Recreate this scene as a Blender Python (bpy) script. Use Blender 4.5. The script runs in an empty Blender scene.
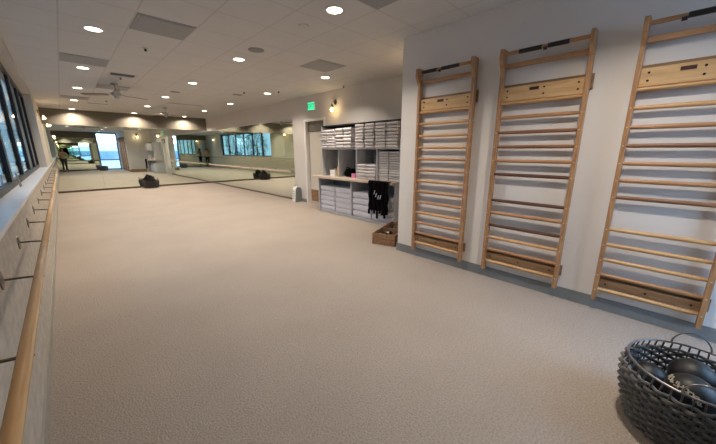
import bpy, bmesh, math, random
from mathutils import Vector, Matrix
random.seed(7)
S = bpy.context.scene
COL = S.collection
PI = math.pi

# ------------------------------------------------------------------ camera
CAMP = Vector((0.0, 0.0, 1.5113))
YAW, PITCH, ROLL, FPX = 0.770, 0.2348, -0.0013, 298.44
cy, sy, cp, sp = math.cos(YAW), math.sin(YAW), math.cos(PITCH), math.sin(PITCH)
fwd = Vector((sy*cp, cy*cp, -sp)); rgt = Vector((cy, -sy, 0)); upv = rgt.cross(fwd)
cr, sr = math.cos(ROLL), math.sin(ROLL)
rgt, upv = cr*rgt + sr*upv, -sr*rgt + cr*upv
cam = bpy.data.cameras.new('camera'); camo = bpy.data.objects.new('camera', cam); COL.objects.link(camo)
cam.sensor_width = 36; cam.lens = 36*FPX/716; cam.clip_start = 0.02; cam.clip_end = 300
M = Matrix((rgt, upv, -fwd)).transposed().to_4x4(); M.translation = CAMP
camo.matrix_world = M
S.camera = camo

# ------------------------------------------------------------------ world, exposure
W = bpy.data.worlds.new('sky'); S.world = W; W.use_nodes = True
wn = W.node_tree.nodes; wl = W.node_tree.links
bgn = wn['Background']
tc = wn.new('ShaderNodeTexCoord'); sep = wn.new('ShaderNodeSeparateXYZ'); ramp = wn.new('ShaderNodeValToRGB')
wl.new(tc.outputs['Generated'], sep.inputs[0]); wl.new(sep.outputs['Z'], ramp.inputs[0]); wl.new(ramp.outputs[0], bgn.inputs[0])
ramp.color_ramp.elements[0].position = 0.0; ramp.color_ramp.elements[0].color = (0.76, 0.88, 1.0, 1)
ramp.color_ramp.elements[1].position = 0.6; ramp.color_ramp.elements[1].color = (0.55, 0.74, 1.0, 1)
SKY = 6.5
bgn.inputs[1].default_value = SKY
LAMP_W = 21.0          # each downlight
vs = S.view_settings
vs.view_transform = 'Standard'; vs.look = 'None'; vs.gamma = 1; vs.exposure = 0.3
try:
    vs.use_curve_mapping = False
    S.cycles.use_denoising = True
    S.cycles.max_bounces = 14; S.cycles.glossy_bounces = 9; S.cycles.diffuse_bounces = 4
    S.cycles.transmission_bounces = 8; S.cycles.transparent_max_bounces = 16
    S.cycles.sample_clamp_indirect = 6
    S.cycles.caustics_reflective = False; S.cycles.caustics_refractive = False
except Exception: pass

# ------------------------------------------------------------------ room numbers
L, R, YC, C, D, B, H = -0.31, 3.54, 2.765, 5.08, 15.42, -1.50, 2.966
GX, GY, T = 0.221, 0.007, 0.6096
SILL = 1.10
WY0, WY1 = 2.24, 11.42

# ------------------------------------------------------------------ materials
def nm(name):
    m = bpy.data.materials.new(name); m.use_nodes = True
    nt = m.node_tree; return m, nt.nodes, nt.links, nt.nodes['Principled BSDF']
def mat(name, col, rough=0.6, metal=0.0, var=0.0, scale=20.0, bump=0.0, bscale=80.0, stretch=None, spec=0.5, emis=None, estr=0):
    m, n, l, b = nm(name)
    b.inputs['Base Color'].default_value = (*col, 1); b.inputs['Roughness'].default_value = rough
    b.inputs['Metallic'].default_value = metal; b.inputs['Specular IOR Level'].default_value = spec
    t = n.new('ShaderNodeTexCoord'); mp = n.new('ShaderNodeMapping'); l.new(t.outputs['Object'], mp.inputs[0])
    if stretch: mp.inputs['Scale'].default_value = stretch
    if var or True:
        no = n.new('ShaderNodeTexNoise'); no.inputs['Scale'].default_value = scale; no.inputs['Detail'].default_value = 4
        l.new(mp.outputs[0], no.inputs[0])
        r = n.new('ShaderNodeValToRGB'); l.new(no.outputs[0], r.inputs[0])
        v = max(var, 0.01)
        r.color_ramp.elements[0].position = .3; r.color_ramp.elements[1].position = .7
        r.color_ramp.elements[0].color = (*[max(0, c*(1-v)) for c in col], 1)
        r.color_ramp.elements[1].color = (*[min(1, c*(1+v)) for c in col], 1)
        l.new(r.outputs[0], b.inputs['Base Color'])
    if bump:
        nb = n.new('ShaderNodeTexNoise'); nb.inputs['Scale'].default_value = bscale; nb.inputs['Detail'].default_value = 3
        l.new(mp.outputs[0], nb.inputs[0])
        bp = n.new('ShaderNodeBump'); bp.inputs['Strength'].default_value = bump; bp.inputs['Distance'].default_value = 0.01
        l.new(nb.outputs[0], bp.inputs['Height']); l.new(bp.outputs[0], b.inputs['Normal'])
    if emis:
        b.inputs['Emission Color'].default_value = (*emis, 1); b.inputs['Emission Strength'].default_value = estr
    return m

def carpet():
    m, n, l, b = nm('carpet')
    b.inputs['Roughness'].default_value = 0.95; b.inputs['Specular IOR Level'].default_value = 0.1
    t = n.new('ShaderNodeTexCoord')
    n1 = n.new('ShaderNodeTexNoise'); n1.inputs['Scale'].default_value = 85; n1.inputs['Detail'].default_value = 3
    n2 = n.new('ShaderNodeTexNoise'); n2.inputs['Scale'].default_value = 1.3; n2.inputs['Detail'].default_value = 5
    for q in (n1, n2): l.new(t.outputs['Object'], q.inputs[0])
    mx = n.new('ShaderNodeMath'); mx.operation = 'MULTIPLY_ADD'; l.new(n1.outputs[0], mx.inputs[0]); mx.inputs[1].default_value = .75
    m3 = n.new('ShaderNodeMath'); m3.operation = 'MULTIPLY_ADD'; l.new(n2.outputs[0], m3.inputs[0]); m3.inputs[1].default_value = .22; m3.inputs[2].default_value = .39; l.new(m3.outputs[0], mx.inputs[2])
    r = n.new('ShaderNodeValToRGB'); l.new(mx.outputs[0], r.inputs[0])
    r.color_ramp.elements[0].position = .62; r.color_ramp.elements[0].color = (.265, .222, .19, 1)
    r.color_ramp.elements[1].position = 1.15; r.color_ramp.elements[1].color = (.41, .355, .31, 1)
    l.new(r.outputs[0], b.inputs['Base Color'])
    bp = n.new('ShaderNodeBump'); bp.inputs['Strength'].default_value = .7; bp.inputs['Distance'].default_value = .012
    l.new(n1.outputs[0], bp.inputs['Height']); l.new(bp.outputs[0], b.inputs['Normal'])
    return m
def ceiling_mat():
    m, n, l, b = nm('ceiling_tiles')
    b.inputs['Roughness'].default_value = .9; b.inputs['Specular IOR Level'].default_value = .15
    t = n.new('ShaderNodeTexCoord'); s = n.new('ShaderNodeSeparateXYZ'); l.new(t.outputs['Object'], s.inputs[0])
    def line(out, off):
        a = n.new('ShaderNodeMath'); a.operation = 'SUBTRACT'; l.new(out, a.inputs[0]); a.inputs[1].default_value = off - T/2
        p = n.new('ShaderNodeMath'); p.operation = 'PINGPONG'; l.new(a.outputs[0], p.inputs[0]); p.inputs[1].default_value = T/2
        g = n.new('ShaderNodeMath'); g.operation = 'GREATER_THAN'; l.new(p.outputs[0], g.inputs[0]); g.inputs[1].default_value = T/2 - .008
        return g.outputs[0]
    a, c_ = line(s.outputs['X'], GX), line(s.outputs['Y'], GY)
    mm = n.new('ShaderNodeMath'); mm.operation = 'MAXIMUM'; l.new(a, mm.inputs[0]); l.new(c_, mm.inputs[1])
    no = n.new('ShaderNodeTexNoise'); no.inputs['Scale'].default_value = 3; l.new(t.outputs['Object'], no.inputs[0])
    r = n.new('ShaderNodeValToRGB'); l.new(no.outputs[0], r.inputs[0])
    r.color_ramp.elements[0].color = (.56, .555, .54, 1); r.color_ramp.elements[1].color = (.61, .605, .59, 1)
    mix = n.new('ShaderNodeMixRGB'); l.new(mm.outputs[0], mix.inputs[0]); l.new(r.outputs[0], mix.inputs[1]); mix.inputs[2].default_value = (.50, .48, .45, 1)
    l.new(mix.outputs[0], b.inputs['Base Color'])
    return m
def wood(name, c1, c2, rough=.42, axis='Y', sc=9.0):
    m, n, l, b = nm(name)
    t = n.new('ShaderNodeTexCoord'); mp = n.new('ShaderNodeMapping'); l.new(t.outputs['Object'], mp.inputs[0])
    s = [6, 6, 6]; s['XYZ'.index(axis)] = .55; mp.inputs['Scale'].default_value = s
    no = n.new('ShaderNodeTexNoise'); no.inputs['Scale'].default_value = sc; no.inputs['Detail'].default_value = 5; no.inputs['Distortion'].default_value = .6
    l.new(mp.outputs[0], no.inputs[0])
    r = n.new('ShaderNodeValToRGB'); l.new(no.outputs[0], r.inputs[0])
    r.color_ramp.elements[0].position = .35; r.color_ramp.elements[0].color = (*c1, 1)
    r.color_ramp.elements[1].position = .68; r.color_ramp.elements[1].color = (*c2, 1)
    l.new(r.outputs[0], b.inputs['Base Color']); b.inputs['Roughness'].default_value = rough
    return m
def mirror_mat():
    m, n, l, b = nm('mirror_glass')
    b.inputs['Metallic'].default_value = 1; b.inputs['Roughness'].default_value = 0.0
    b.inputs['Base Color'].default_value = (.80, .86, .79, 1); return m
def glass_mat(name='window_glass', tint=(.28, .36, .40)):
    m, n, l, b = nm(name); n.remove(b)
    o = n['Material Output']; tr = n.new('ShaderNodeBsdfTransparent'); tr.inputs[0].default_value = (*tint, 1)
    g = n.new('ShaderNodeBsdfGlossy'); g.inputs['Roughness'].default_value = 0
    f = n.new('ShaderNodeFresnel'); f.inputs[0].default_value = 1.45
    ge = n.new('ShaderNodeNewGeometry'); iv = n.new('ShaderNodeMath'); iv.operation = 'SUBTRACT'; iv.inputs[0].default_value = 1; l.new(ge.outputs['Backfacing'], iv.inputs[1])
    mu = n.new('ShaderNodeMath'); mu.operation = 'MULTIPLY'; l.new(f.outputs[0], mu.inputs[0]); l.new(iv.outputs[0], mu.inputs[1])
    mx = n.new('ShaderNodeMixShader'); l.new(mu.outputs[0], mx.inputs[0]); l.new(tr.outputs[0], mx.inputs[1]); l.new(g.outputs[0], mx.inputs[2])
    l.new(mx.outputs[0], o.inputs[0]); return m

m_carpet = carpet(); m_ceil = ceiling_mat()
m_wall = mat('lilac_grey_paint', (.72, .69, .67), .75, var=.015, scale=2, bump=.03, bscale=120)
m_wallc = mat('warm_grey_paint', (.56, .53, .50), .8, var=.02, scale=2, bump=.03, bscale=120)
m_wallb = mat('cream_paint', (.55, .51, .44), .8, var=.02, scale=2)
m_taupe = mat('taupe_paint', (.16, .14, .108), .8, var=.03, scale=2)
m_cover = mat('plaster_wallcovering', (.47, .43, .37), .8, var=.16, scale=9, bump=.35, bscale=14, stretch=(2.2, 1, 2.2))
m_base = mat('grey_vinyl_base', (.19, .205, .215), .5, var=.04)
m_base2 = mat('pale_vinyl_base', (.34, .32, .28), .55, var=.04)
m_basebr = mat('brown_base', (.10, .075, .05), .5)
m_white = mat('white_paint', (.72, .71, .70), .5, var=.01)
m_sill = mat('white_sill', (.62, .62, .64), .35, var=.04, scale=6)
m_dark = mat('dark_bronze_frame', (.012, .012, .014), .4, metal=.3)
m_mirror = mirror_mat(); m_glass = glass_mat(); m_glass2 = glass_mat('window_glass_clear', (.84, .93, 1.0))
m_steel = mat('brushed_steel', (.42, .41, .39), .3, metal=1, var=.05)
m_bracket = mat('aged_bronze', (.16, .13, .10), .35, metal=.9, var=.1)
m_barre = wood('barre_ash', (.50, .28, .115), (.64, .40, .19), .25, 'Y', 3)
m_barre2 = wood('barre_pale', (.50, .40, .31), (.60, .49, .39), .4, 'Y', 3)
m_post = wood('post_oak', (.30, .145, .062), (.47, .255, .115), .45, 'Z')
m_rung = [wood('rung_honey', (.47, .255, .105), (.64, .39, .18), .4, 'Y', 6),
          wood('rung_tan', (.34, .165, .075), (.48, .26, .125), .4, 'Y', 6),
          wood('rung_brown', (.19, .085, .045), (.30, .15, .075), .4, 'Y', 6),
          wood('rung_walnut', (.07, .028, .018), (.13, .055, .035), .4, 'Y', 6)]
m_board = wood('board_maple', (.50, .30, .135), (.64, .42, .21), .45, 'Y', 5)
m_board2 = wood('board_dark', (.19, .105, .05), (.30, .17, .085), .5, 'Y', 5)
m_tape = mat('black_tape', (.008, .008, .009), .6)
m_bolt = mat('black_bolt', (.012, .011, .012), .4, metal=.6)
m_screw = mat('pale_screw', (.6, .58, .55), .3, metal=.8)
m_plate = mat('maroon_plate', (.05, .012, .012), .4)
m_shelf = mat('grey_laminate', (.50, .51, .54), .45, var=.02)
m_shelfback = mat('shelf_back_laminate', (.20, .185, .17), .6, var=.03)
m_counter = wood('counter_laminate', (.52, .42, .33), (.62, .52, .43), .4, 'Y', 4)
m_towel = mat('pale_grey_terry', (.56, .53, .54), .95, var=.07, scale=60, bump=.5, bscale=300, spec=.1)
m_towel2 = mat('white_blanket', (.60, .60, .67), .95, var=.06, scale=50, bump=.5, bscale=200, spec=.1)
m_towel3 = mat('cool_grey_terry', (.43, .45, .50), .95, var=.06, scale=60, bump=.5, bscale=300, spec=.1)
m_black = mat('black_cloth', (.003, .003, .0035), .95, var=.2, scale=40, bump=.2, bscale=60, spec=.05)
m_blackp = mat('black_rubber', (.007, .0075, .008), .48, var=.15, scale=30, bump=.08, bscale=200)
m_wicker = mat('grey_wicker', (.13, .125, .12), .65, var=.35, scale=60, bump=.3, bscale=150, spec=.35)
m_wicker2 = mat('brown_black_wicker', (.028, .022, .020), .65, var=.3, scale=40)
m_rim = mat('metal_rim', (.28, .26, .26), .3, metal=.8)
m_lens = mat('downlight_lens', (.9, .85, .75), .5, emis=(1.0, .86, .66), estr=9)
m_bulb = mat('filament_bulb', (.9, .8, .6), .4, emis=(1.0, .68, .30), estr=22)
m_shade = glass_mat('clear_shade_glass', (.95, .93, .88))
m_green = mat('exit_green', (.02, .4, .15), .5, emis=(.06, .9, .42), estr=.9)
m_exitdk = mat('exit_letters', (.0, .16, .07), .5)
m_grille = mat('return_grille_grey', (.30, .305, .305), .7, var=.05, scale=50)
m_spk = mat('speaker_grille_grey', (.24, .235, .23), .7)
m_crate = wood('crate_pine', (.17, .085, .04), (.34, .19, .095), .6, 'X', 4)
m_skin = mat('skin', (.52, .32, .22), .5)
m_shirt = mat('tan_knit', (.50, .34, .20), .9, var=.15, scale=25)
m_pants = mat('black_leggings', (.01, .01, .012), .8)
m_hair = mat('dark_hair', (.02, .014, .01), .6, var=.3, stretch=(8, 8, 1))
m_pink = mat('pink_card', (.72, .22, .42), .6)
m_gold = mat('amber_plastic', (.42, .28, .12), .4)
m_leaf = mat('leaves', (.24, .34, .24), .8, var=.5, scale=4)
m_bark = mat('bark', (.10, .07, .05), .9, var=.3, scale=8)
m_ground = mat('outside_paving', (.30, .31, .32), .9, var=.15, scale=2)
m_conc = mat('pale_concrete', (.50, .52, .55), .8, var=.06, scale=1)
m_blueg = mat('blue_facade_glass', (.12, .20, .32), .15, var=.2, scale=1)

# ------------------------------------------------------------------ mesh builder
class MB:
    def __init__(s): s.bm = bmesh.new()
    def box(s, x0, x1, y0, y1, z0, z1, rot=None, piv=None):
        vs_ = [s.bm.verts.new((x, y, z)) for x in (x0, x1) for y in (y0, y1) for z in (z0, z1)]
        for f in ((0, 1, 3, 2), (4, 6, 7, 5), (0, 4, 5, 1), (2, 3, 7, 6), (0, 2, 6, 4), (1, 5, 7, 3)):
            s.bm.faces.new([vs_[i] for i in f])
        if rot is not None: bmesh.ops.rotate(s.bm, verts=vs_, cent=piv or Vector(), matrix=rot)
        return vs_
    def cyl(s, p0, p1, r, seg=16, r2=None, caps=True):
        p0, p1 = Vector(p0), Vector(p1); d = p1-p0
        return s.tube([p0, p1], [r, r if r2 is None else r2], seg, caps)
    def tube(s, pts, r, seg=8, caps=True, closed=False):
        pts = [Vector(p) for p in pts]; n = len(pts)
        rs = r if isinstance(r, (list, tuple)) else [r]*n
        rings = []; prev = None
        for i in range(n):
            if closed: d = pts[(i+1) % n]-pts[i-1]
            else: d = pts[min(i+1, n-1)]-pts[max(i-1, 0)]
            d.normalize()
            if prev is None:
                a = Vector((0, 0, 1)) if abs(d.z) < .9 else Vector((1, 0, 0))
                u = d.cross(a).normalized()
            else:
                u = (prev - d*prev.dot(d)).normalized()
            prev = u; v = d.cross(u)
            rings.append([s.bm.verts.new(pts[i]+rs[i]*(math.cos(2*PI*k/seg)*u+math.sin(2*PI*k/seg)*v)) for k in range(seg)])
        for i in range(n if closed else n-1):
            a, b = rings[i], rings[(i+1) % n]
            for k in range(seg): s.bm.faces.new((a[k], a[(k+1) % seg], b[(k+1) % seg], b[k]))
        if caps and not closed:
            s.bm.faces.new(rings[0][::-1]); s.bm.faces.new(rings[-1])
    def lathe(s, prof, seg=24, c=(0, 0, 0), axis='Z'):
        rings = []
        for r, z in prof:
            ring = []
            for k in range(seg):
                a = 2*PI*k/seg; x, y = r*math.cos(a), r*math.sin(a)
                p = (x, y, z) if axis == 'Z' else ((z, x, y) if axis == 'X' else (x, z, y))
                ring.append(s.bm.verts.new((p[0]+c[0], p[1]+c[1], p[2]+c[2])))
            rings.append(ring)
        for a, b in zip(rings, rings[1:]):
            for k in range(seg): s.bm.faces.new((a[k], a[(k+1) % seg], b[(k+1) % seg], b[k]))
        s.bm.faces.new(rings[0][::-1]); s.bm.faces.new(rings[-1])
    def sphere(s, c, r, u=20, v=12, sc=(1, 1, 1)):
        g = bmesh.ops.create_uvsphere(s.bm, u_segments=u, v_segments=v, radius=r)['verts']
        for q in g: q.co = Vector((q.co.x*sc[0]+c[0], q.co.y*sc[1]+c[1], q.co.z*sc[2]+c[2]))
        return g
    def prism(s, poly, axis, a0, a1):
        """poly of 2D points; axis is the extrusion axis"""
        def P(p, a):
            return {'X': (a, p[0], p[1]), 'Y': (p[0], a, p[1]), 'Z': (p[0], p[1], a)}[axis]
        A = [s.bm.verts.new(P(p, a0)) for p in poly]; Bv = [s.bm.verts.new(P(p, a1)) for p in poly]
        n = len(poly)
        for i in range(n): s.bm.faces.new((A[i], A[(i+1) % n], Bv[(i+1) % n], Bv[i]))
        s.bm.faces.new(A[::-1]); s.bm.faces.new(Bv)
    def build(s, name, m, parent=None, loc=(0, 0, 0), smooth=False, bevel=0, offset=True):
        bmesh.ops.recalc_face_normals(s.bm, faces=s.bm.faces)
        loc = Vector(loc)
        me = bpy.data.meshes.new(name)
        if offset and loc.length > 0:
            bmesh.ops.translate(s.bm, verts=s.bm.verts, vec=-loc)
        s.bm.to_mesh(me); s.bm.free(); me.materials.append(m)
        if smooth:
            for p in me.polygons: p.use_smooth = True
            try: me.set_sharp_from_angle(angle=math.radians(40))
            except Exception: pass
        o = bpy.data.objects.new(name, me); COL.objects.link(o); o.location = loc
        if parent: o.parent = parent
        if bevel:
            b = o.modifiers.new('bevel', 'BEVEL'); b.width = bevel; b.segments = 2; b.limit_method = 'ANGLE'
        return o
def tag(o, label, cat, group=None, kind=None):
    o['label'] = label; o['category'] = cat
    if group: o['group'] = group
    if kind: o['kind'] = kind
    return o
def thing(name, label, cat, loc=(0, 0, 0), rz=0, group=None):
    o = bpy.data.objects.new(name, None); COL.objects.link(o); o.location = loc; o.rotation_euler = (0, 0, rz)
    o.empty_display_size = .1
    return tag(o, label, cat, group)
def struct(o, label=None):
    o['kind'] = 'structure'
    if label: o['label'] = label
    return o
def kids(o): return [c for c in list(bpy.data.objects) if c.parent == o]
def dup(o, loc, label, rz=None):
    r = o.copy(); COL.objects.link(r); r.location = loc; r['label'] = label
    if rz is not None: r.rotation_euler = (0, 0, rz)
    for ch in kids(o):
        c_ = ch.copy(); COL.objects.link(c_); c_.parent = r
        for g in kids(ch):
            d = g.copy(); COL.objects.link(d); d.parent = c_
    return r
ORD = ['bottom', 'second', 'third', 'fourth', 'fifth', 'sixth', 'seventh', 'eighth', 'ninth', 'tenth', 'eleventh', 'twelfth', 'thirteenth', 'fourteenth']

# ------------------------------------------------------------------ shell
b = MB(); b.box(-.61, C+.2, B-.2, D+.2, -.1, 0); struct(b.build('floor', m_carpet), 'beige textured carpet floor')
b = MB(); b.box(-.61, C+.2, B-.2, D+.2, H, H+.1); struct(b.build('ceiling', m_ceil), 'suspended ceiling of square white tiles')
b = MB(); b.box(-.61, L, B-.2, D+.2, 0, SILL-.03); struct(b.build('wall_left', m_cover), 'textured plaster half wall under the window sill')
b = MB()
b.box(-.61, L, B-.2, WY0, SILL-.03, H); b.box(-.61, L, WY1, D+.2, SILL-.03, H); b.box(-.61, L, WY0, WY1, 2.885, H)
struct(b.build('wall_left_upper', m_wallb), 'cream wall around the window band')
b = MB(); b.box(R, C+.2, B-.2, YC, 0, H); struct(b.build('wall_right', m_wall), 'pale grey wall carrying the wall ladders')
# far right wall with a door opening
DY0, DY1, DH = 6.52, 7.36, 2.30
b = MB(); b.box(C, C+.2, YC, DY0, 0, H); b.box(C, C+.2, DY1, D+.2, 0, H); b.box(C, C+.2, DY0, DY1, DH, H)
struct(b.build('wall_right_recessed', m_wallc), 'pale wall behind the shelves and exit sign')
MT = 2.43
b = MB(); b.box(L, C, D, D+.2, 0, H); struct(b.build('wall_far', m_taupe), 'taupe end wall above the long mirror')
# back wall with tall window
BX0, BX1, BZ0, BZ1 = 2.2, R-.04, .04, 2.90
b = MB(); b.box(L, BX0, B-.2, B, 0, H); b.box(BX1, R, B-.2, B, 0, H); b.box(BX0, BX1, B-.2, B, 0, BZ0); b.box(BX0, BX1, B-.2, B, BZ1, H)
struct(b.build('wall_back', m_taupe), 'taupe wall behind the viewer')
# sill and cap
b = MB(); b.box(-.60, L+.02, WY0, WY1, SILL-.03, SILL); struct(b.build('trim_1', m_sill, bevel=.004), 'white window sill')
b = MB(); b.box(L, L+.02, B, WY0, SILL-.03, SILL+.0); b.box(L, L+.02, WY1, D, SILL-.03, SILL); struct(b.build('trim_2', m_sill, bevel=.004), 'white cap rail continuing the sill')
# baseboards
b = MB(); b.box(R-.012, R, B, YC+.012, 0, .118); b.box(R, C-.56, YC, YC+.012, 0, .118); struct(b.build('baseboard_right', m_base), 'grey vinyl baseboard below the wall ladders')
b = MB(); b.box(L, L+.012, B, D, 0, .085); struct(b.build('baseboard_left', m_base2), 'pale grey baseboard')
b = MB(); b.box(L+.012, C-.02, D-.02, D, 0, .07); struct(b.build('baseboard_far', m_basebr), 'brown baseboard under the end mirror')
b = MB(); b.box(C-.02, C, 7.95, D-.02, 0, .05); struct(b.build('baseboard_far_right', m_basebr), 'brown baseboard under the side mirror')
b = MB(); b.box(C-.012, C, 6.20, DY0-.07, 0, .1); b.box(C-.012, C, DY1+.07, 7.95, 0, .1); struct(b.build('baseboard_recessed', m_base), 'grey baseboard beside the doorway')
b = MB(); b.box(L, BX0, B, B+.02, 0, .07); struct(b.build('baseboard_back', m_basebr), 'brown baseboard under the rear mirror')

# ribbon windows: each bay a frame with a pane
N = 6; pw = (WY1-WY0)/N
for k in range(N):
    y0, y1 = WY0+k*pw, WY0+(k+1)*pw
    b = MB(); xa, xb = -.505, -.45
    b.box(xa, xb, y0+.001, y0+.085, SILL, 2.88); b.box(xa, xb, y1-.085, y1-.001, SILL, 2.88)
    b.box(xa, xb, y0+.085, y1-.085, SILL, SILL+.07); b.box(xa, xb, y0+.085, y1-.085, 2.79, 2.88)
    f = struct(b.build('window_%d' % (k+1), m_dark, loc=(-.5, y0, SILL)), 'dark framed window bay')
    b = MB(); b.box(-.478, -.472, .085, pw-.085, .07, 1.69); g = b.build('pane', m_glass, f, offset=False); g.location = (.5, 0, 0)
# back window with mid rails
b = MB(); ya, yb = B-.14, B-.06
b.box(BX0, BX0+.05, ya, yb, BZ0, BZ1); b.box(BX1-.05, BX1, ya, yb, BZ0, BZ1)
b.box(BX0+.05, BX1-.05, ya, yb, BZ0, BZ0+.06); b.box(BX0+.05, BX1-.05, ya, yb, BZ1-.06, BZ1); b.box(BX0+.05, BX1-.05, ya, yb, .78, .84)
f = struct(b.build('window_7', m_dark, loc=(BX0, B-.1, BZ0)), 'tall window beside the wall ladders')
b = MB(); b.box(BX0+.05, BX1-.05, B-.103, B-.097, BZ0+.06, BZ1-.06); b.build('pane', m_glass2, f, loc=(0, 0, 0)).location = (-BX0, -(B-.1), -BZ0)

def portal(x, y, z, sx, sy, rot):
    ld = bpy.data.lights.new('window_portal', 'AREA'); ld.shape = 'RECTANGLE'; ld.size = sx; ld.size_y = sy
    ld.cycles.is_portal = True
    lo = bpy.data.objects.new('window_portal', ld); COL.objects.link(lo); lo.location = (x, y, z); lo.rotation_euler = rot
portal(-.60, (WY0+WY1)/2, 2.0, 1.72, WY1-WY0, (0, -PI/2, 0))
portal((BX0+BX1)/2, B-.19, 1.47, BX1-BX0, 2.8, (PI/2, 0, PI))

# door
b = MB(); b.box(C+.10, C+.145, DY0+.005, DY1-.005, .01, 2.026)
d = struct(b.build('door_1', m_wallb, loc=(C+.12, DY0, 0), bevel=.003), 'cream flush door with a brown kick plate')
def child(bld, name, m, par, **k):
    """mesh given in world coordinates parented under par (par unrotated)"""
    o = bld.build(name, m, None, **k); o.parent = par; o.location = Vector(o.location)-Vector(par.location) if par.parent is None else o.location
    return o
b = MB(); b.box(C+.094, C+.10, DY0+.04, DY1-.04, .06, .40); child(b, 'kick_plate', m_crate, d)
b = MB(); b.cyl((C+.10, DY0+.07, 1.0), (C+.06, DY0+.07, 1.0), .012); b.cyl((C+.06, DY0+.07, 1.0), (C+.06, DY0+.19, 1.0), .01); child(b, 'handle', m_steel, d)
b = MB()
b.box(C-.015, C, DY0-.06, DY0+.004, 0, DH+.06); b.box(C-.015, C, DY1-.004, DY1+.06, 0, DH+.06); b.box(C-.015, C, DY0+.004, DY1-.004, DH-.004, DH+.06)
b.box(C, C+.148, DY0+.0005, DY0+.004, 0, DH); b.box(C, C+.148, DY1-.004, DY1-.0005, 0, DH)
struct(b.build('trim_3', m_white, bevel=.003), 'white door casing')
b = MB(); b.box(C+.08, C+.16, DY0, DY1, 2.03, 2.10)
b.box(C+.10, C+.15, DY0, DY1, 2.10, DH); struct(b.build('trim_4', m_taupe), 'taupe header panel over the door')
b = MB(); b.box(C+.15, C+.2, DY0, DY1, 0, DH); struct(b.build('trim_5', m_wallb), 'door backing')

# ------------------------------------------------------------------ mirrors
def mirrors(axis, edges, fixed, z0, z1, labels, group):
    for i, (a, c_) in enumerate(zip(edges, edges[1:])):
        b = MB()
        if axis == 'far': b.box(a+.0015, c_-.0015, fixed-.008, fixed, z0, z1); loc = ((a+c_)/2, fixed, z0)
        elif axis == 'back': b.box(a+.0015, c_-.0015, fixed, fixed+.008, z0, z1); loc = ((a+c_)/2, fixed, z0)
        else: b.box(fixed-.008, fixed, a+.0015, c_-.0015, z0, z1); loc = (fixed, (a+c_)/2, z0)
        tag(b.build('wall_mirror', m_mirror, loc=loc), labels[i], 'mirror', group)
w = (C-.010-L)/4
mirrors('far', [L+.002+w*i for i in range(5)], D, .07, MT,
        ['tall mirror sheet on the end wall, next to the left wall', 'tall mirror sheet on the end wall, second from the left wall',
         'tall mirror sheet on the end wall behind the dark basket', 'tall mirror sheet on the end wall, in the right-hand corner'], 'mirror sheets of the end wall')
mirrors('side', [8.02, 10.48, 12.94, D-.01], C, .05, 2.40,
        ['tall mirror sheet on the right wall, nearest the doorway', 'tall mirror sheet in the middle of the right wall mirrors', 'tall mirror sheet on the right wall, deepest in the corner'], 'mirror sheets of the right wall')
mirrors('back', [L+.002, .95, 2.14], B, .07, 2.50,
        ['tall mirror sheet on the rear wall beside the left wall', 'tall mirror sheet on the rear wall beside the tall window'], 'mirror sheets of the rear wall')

# ------------------------------------------------------------------ downlights (lamp light lives with the lamp)
def downlight(x, y, label, watts=LAMP_W, spread=130, wash=False):
    t = thing('ceiling_light', label, 'ceiling light', (x, y, H), 0, 'recessed ceiling lights')
    b = MB(); b.lathe([(.100, 0), (.100, -.006), (.082, -.008), (.082, 0)], 28); b.build('trim_ring', m_white, t, offset=False, smooth=True)
    b = MB(); b.lathe([(.081, -.001), (.081, -.005), (.04, -.006)], 28); b.build('lens', m_lens, t, offset=False)
    ld = bpy.data.lights.new('downlight', 'AREA'); ld.shape = 'DISK'; ld.size = .15; ld.energy = watts; ld.color = (1.0, .875, .73)
    ld.spread = math.radians(spread)
    lo = bpy.data.objects.new('downlight_lamp', ld); COL.objects.link(lo); lo.parent = t; lo.location = (0, 0, -.012)
    return t
rows = [(.533, 'left', range(2, 7)), (2.334, 'middle', range(0, 7)), (4.12, 'right', range(2, 7))]
nth = ['nearest the viewer', 'second from the near end', 'third from the near end', 'fourth from the near end', 'fifth from the near end', 'sixth from the near end', 'closest to the end wall']
for x, rn, ks in rows:
    for k in ks:
        lab = nth[k] if k else 'above the ball basket'
        if k == 1: lab = 'nearest the viewer'
        if k == 6: lab = 'washing the taupe end wall'
        downlight(x, .022+4*T*k+.3 if k < 6 else D-.30, 'round recessed ceiling light in the %s row, %s' % (rn, lab), LAMP_W*(1.0 if k < 6 else 1.5), 130 if k < 6 else 140)

# ------------------------------------------------------------------ ceiling fittings
def grille(x0, y0, label):
    b = MB(); b.box(x0+.012, x0+T-.012, y0+.012, y0+T-.012, H-.006, H)
    b.box(x0+.05, x0+T-.05, y0+.05, y0+T-.05, H-.009, H-.006)
    tag(b.build('ceiling_grille', m_grille, loc=(x0+T/2, y0+T/2, H)), label, 'vent', 'grey square ceiling grilles')
gx = lambda i: GX+T*i
gy = lambda j: GY+T*j
grille(gx(1), gy(7), 'grey square ceiling grille nearest the left windows, large in view')
grille(gx(0), gy(11), 'grey square ceiling grille between two lights of the left row')
grille(gx(1), gy(15), 'grey square ceiling grille behind the nearer ceiling fan')
grille(gx(5), gy(7), 'grey square ceiling grille near the right row of lights')
grille(gx(3), gy(3), 'grey square ceiling grille above the first wall ladder at the top edge')
grille(gx(0), gy(19), 'grey square ceiling grille farthest along the left row')
def disc(x, y, r, label, name='ceiling_speaker', m=m_spk, h=.008):
    b = MB(); b.lathe([(r, 0), (r, -h*.6), (r*.92, -h), (r*.5, -h*1.1)], 28, (x, y, H)); tag(b.build(name, m, loc=(x, y, H), smooth=True), label, 'speaker' if 'speaker' in name else 'detector')
disc(2.33, 4.57, .115, 'large round grey ceiling speaker between two middle row lights')
disc(2.34, 9.09, .115, 'round grey ceiling speaker far along the middle row')
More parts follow.
